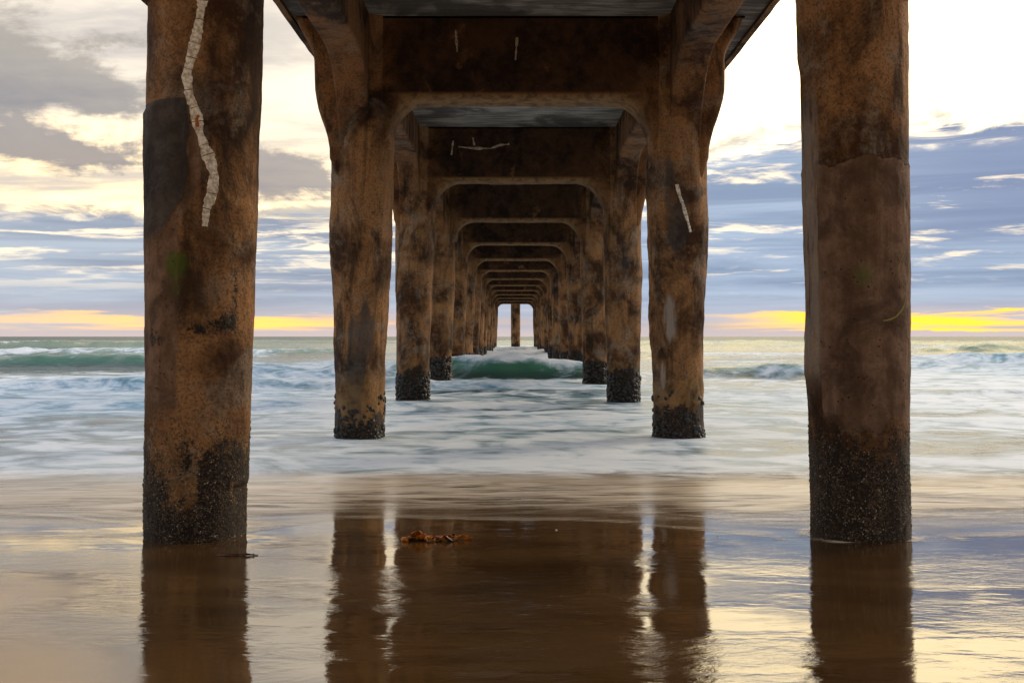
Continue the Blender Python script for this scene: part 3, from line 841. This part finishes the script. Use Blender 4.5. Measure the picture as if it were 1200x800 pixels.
# ---- deck with edge beams ---------------------------------------------------
YE = bent_y(NB) + 22
def box_grid(name, x0, x1, y0, y1, z0, z1, mat, nx, ny, parent, amp=.012, seed=0):
    import bmesh
    xs, ys = np.linspace(x0, x1, nx + 1), np.linspace(y0, y1, ny + 1)
    XX, YY = np.meshgrid(xs, ys); m = (nx + 1) * (ny + 1)
    jz = amp * fbm(XX * 1.3, YY * 1.3, s=seed, o=3)
    jx = amp * fbm(XX, YY * 2.1, s=seed + 1, o=3)
    lo = np.stack([XX + jx, YY, z0 + jz], -1).reshape(-1, 3); hi = np.stack([XX + jx, YY, z1 + 0 * jz], -1).reshape(-1, 3)
    f = grid_faces(nx + 1, ny + 1); F = [tuple(q[::-1]) for q in f] + [tuple(q + m) for q in f]
    bd = [i for i in range(nx + 1)] + [(j + 1) * (nx + 1) - 1 for j in range(1, ny + 1)] + [ny * (nx + 1) + i for i in range(nx - 1, -1, -1)] + [j * (nx + 1) for j in range(ny - 1, 0, -1)]
    for a, b in zip(bd, bd[1:] + bd[:1]): F.append((a, b, b + m, a + m))
    return mesh_obj(name, np.r_[lo, hi], F, mat, parent, ((x0 + x1) / 2, (y0 + y1) / 2, z0), smooth=False)
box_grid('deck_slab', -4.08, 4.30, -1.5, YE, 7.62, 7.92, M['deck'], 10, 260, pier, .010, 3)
for x0, x1 in ((-4.20, -4.083), (4.303, 4.42)):
    box_grid('edge_beam', x0, x1, -1.5, YE, 7.565, 8.15, M['girder'], 2, 400, pier, .014, 5)
# single post under the pier head, seen through the last portal
c = Column(1, NB + 1, .62, .66, .5, 777, 7.6); c.x0 = .05; c.y0 = bent_y(NB) + 7; c.bat = 0
ob = c.build(28, 30, M['far'], mask_water); ob['label'] = 'single middle post under the pier head'; ob.name = 'middle_post'

# ================================================================= KELP AND BITS ON THE SAND
def ground_pt(px, py):
    d = 9.
    for _ in range(20):
        x = CAMX + (px - VPX) / FPX * d
        d = (EYE - float(sand_z(x, d))) / ((py - HZY) / FPX)
    return np.array([CAMX + (px - VPX) / FPX * d, d, float(sand_z(x, d))])
def blade(name, pts, w, mat, parent, loc, seed, crump=.02, thick=.003):
    rng = np.random.default_rng(seed); pts = np.array(pts, float); n = 14
    l = np.r_[0, np.cumsum(np.linalg.norm(np.diff(pts, axis=0), axis=1))]; s = np.linspace(0, l[-1], n)
    c = np.stack([np.interp(s, l, pts[:, k]) for k in range(3)], -1); m = 7; V = []
    for side in (1, -1):
        for i in range(n):
            t = c[min(i + 1, n - 1)] - c[max(i - 1, 0)]; t /= np.linalg.norm(t) + 1e-9
            u = np.cross(t, [0, .5, 1.]); u /= np.linalg.norm(u) + 1e-9; nn = np.cross(u, t)
            ww = w * (.25 + .75 * math.sin(math.pi * (i + .6) / (n + .4)) ** .6)
            for k in range(m):
                q = (k / (m - 1) - .5)
                wob = crump * float(fbm(i * .55 + seed, q * 5 + seed, s=seed, o=2)) + crump * .9 * math.cos(q * 9 + seed) * .4
                V.append(c[i] + u * ww * q + nn * (wob + side * thick / 2))
    f = grid_faces(m, n); N = n * m; F = [tuple(q) for q in f] + [tuple(q[::-1] + N) for q in f]
    bd = [i for i in range(m)] + [(j + 1) * m - 1 for j in range(1, n)] + [(n - 1) * m + i for i in range(m - 2, -1, -1)] + [j * m for j in range(n - 2, 0, -1)]
    for a, b in zip(bd, bd[1:] + bd[:1]): F.append((b, a, a + N, b + N))
    return mesh_obj(name, V, F, mat, parent, loc)
def tube(name, pts, r, mat, parent, loc, sides=8, taper=1.0):
    pts = np.array(pts, float); n = len(pts); V = []
    for i in range(n):
        t = pts[min(i + 1, n - 1)] - pts[max(i - 1, 0)]; t /= np.linalg.norm(t) + 1e-9
        u = np.cross(t, [0, 0, 1.]); u /= np.linalg.norm(u) + 1e-9; v = np.cross(t, u)
        rr = r * (1 + (taper - 1) * i / (n - 1))
        for k in range(sides): a = 6.2832 * k / sides; V.append(pts[i] + rr * (u * math.cos(a) + v * math.sin(a)))
    F = [tuple(f) for f in grid_faces(sides, n, True)] + [tuple(range(sides))[::-1], tuple(range((n - 1) * sides, n * sides))]
    return mesh_obj(name, V, F, mat, parent, loc)
k0 = ground_pt(504, 633)
kelp = empty('kelp_clump', tuple(k0))
tag(kelp, 'tangled orange brown kelp clump lying on the wet sand under the pier', 'seaweed')
kp = lambda x, y, z: k0 + np.array([x, y, z])
tube('stipe', [kp(-.26, .0, .02), kp(-.15, -.02, .035), kp(-.03, .02, .03), kp(.1, 0, .028), kp(.2, .02, .03), kp(.29, .01, .035)], .016, M['kelp_dark'], kelp, tuple(k0), 8, .6)
rg = np.random.default_rng(12)
for i in range(9):
    x = -.25 + .058 * i + rg.uniform(-.02, .02); a = rg.uniform(-.5, .5); L = rg.uniform(.09, .19)
    z0 = rg.uniform(.015, .035)
    blade('frond', [kp(x, -.03, z0), kp(x + L * .5, rg.uniform(-.06, .05), z0 + rg.uniform(.0, .035)), kp(x + L, a * .14, z0 - .008)], rg.uniform(.05, .085),
          M['kelp'] if i % 2 == 0 else M['kelp_dark'], kelp, tuple(k0), 20 + i, .022)
blade('frond', [kp(-.19, .02, .02), kp(-.15, .0, .07), kp(-.09, -.03, .085), kp(-.05, -.04, .05)], .09, M['kelp'], kelp, tuple(k0), 41, .02)
for i, (x, y, z, s) in enumerate(((-.265, -.03, .02, .020), (-.225, -.06, .016, .017), (-.04, -.05, .03, .017), (-.2, -.05, .045, .015), (.05, -.06, .02, .014))):
    lumps('float_bladder', [kp(x, y, z)], [np.array([.3, -.6, 1.])], [s], M['kelp'], kelp, tuple(k0), 1.3, 10, 50 + i)
kelp.scale = (.86, .86, .86)
ob = blade('torn_blade', [kp(.165, -.055, .055), kp(.19, -.07, .04), kp(.225, -.085, .018)], .034, M['pale'], kelp, tuple(k0), 61, .004)  # pale, almost white blade end on the clump
ob['label'] = 'small white scrap of blade'
w0 = ground_pt(272, 651)
strand = empty('seaweed_strand', tuple(w0)); tag(strand, 'thin dark strand of seaweed at the foot of the left front column', 'seaweed')
wp = lambda x, y, z: w0 + np.array([x, y, z])
tube('stipe', [wp(-.12, .0, .005), wp(-.03, -.004, .007), wp(.06, .004, .008), wp(.14, .008, .007), wp(.20, .012, .004)], .008, M['kelp_dark'], strand, tuple(w0), 7, .5)
blade('frond', [wp(-.07, .0, .007), wp(-.02, .0, .012), wp(.05, .006, .007)], .024, M['kelp_dark'], strand, tuple(w0), 71, .008)
blade('frond', [wp(.06, .008, .007), wp(.11, .01, .012), wp(.17, .014, .007)], .020, M['kelp_dark'], strand, tuple(w0), 72, .008)
for (px, py), lab in (((652, 621), 'tiny pale shell bit on mirror wet sand right of the kelp clump'), ((841, 628), 'pale shell bit on the sand left of the right front column')):
    q = ground_pt(px, py)
    tag(lumps('shell_fragment', [q + np.array([0, 0, .004])], [np.array([.2, -.3, 1.])], [.010], M['pale'], None, tuple(q), .5, 9, 81), lab, 'shell')

# ================================================================= LIGHT AND CAMERA
sd = bpy.data.lights.new('sun', 'SUN'); sd.energy = 1.2; sd.angle = R(12); sd.color = (1.0, .80, .54)
so = link(bpy.data.objects.new('sun', sd))
from mathutils import Vector
dirv = Vector((math.sin(R(SUN_AZ)) * math.cos(R(SUN_EL)), math.cos(R(SUN_AZ)) * math.cos(R(SUN_EL)), math.sin(R(SUN_EL))))
so.rotation_euler = dirv.to_track_quat('Z', 'Y').to_euler(); so.location = (20, 60, 40)

cd = bpy.data.cameras.new('camera'); cam = link(bpy.data.objects.new('camera', cd))
cd.sensor_width = 36; cd.lens = 36.0 * FPX / 1200
cd.shift_x = -(VPX - 600) / 1200; cd.shift_y = -(400 - HZY) / 1200
cd.clip_start = .1; cd.clip_end = 30000
cam.location = (CAMX, 0, EYE); cam.rotation_euler = (R(90), 0, 0)
scene.camera = cam
scene.render.engine = 'CYCLES'
scene.cycles.use_denoising = True
try: scene.cycles.denoiser = 'OPENIMAGEDENOISE'
except Exception: pass
scene.cycles.max_bounces = 6; scene.cycles.diffuse_bounces = 4; scene.cycles.glossy_bounces = 3
scene.cycles.sample_clamp_indirect = 8
vs = scene.view_settings
vs.view_transform = 'Standard'; vs.look = 'None'; vs.exposure = 0.42; vs.gamma = 1; vs.use_curve_mapping = False
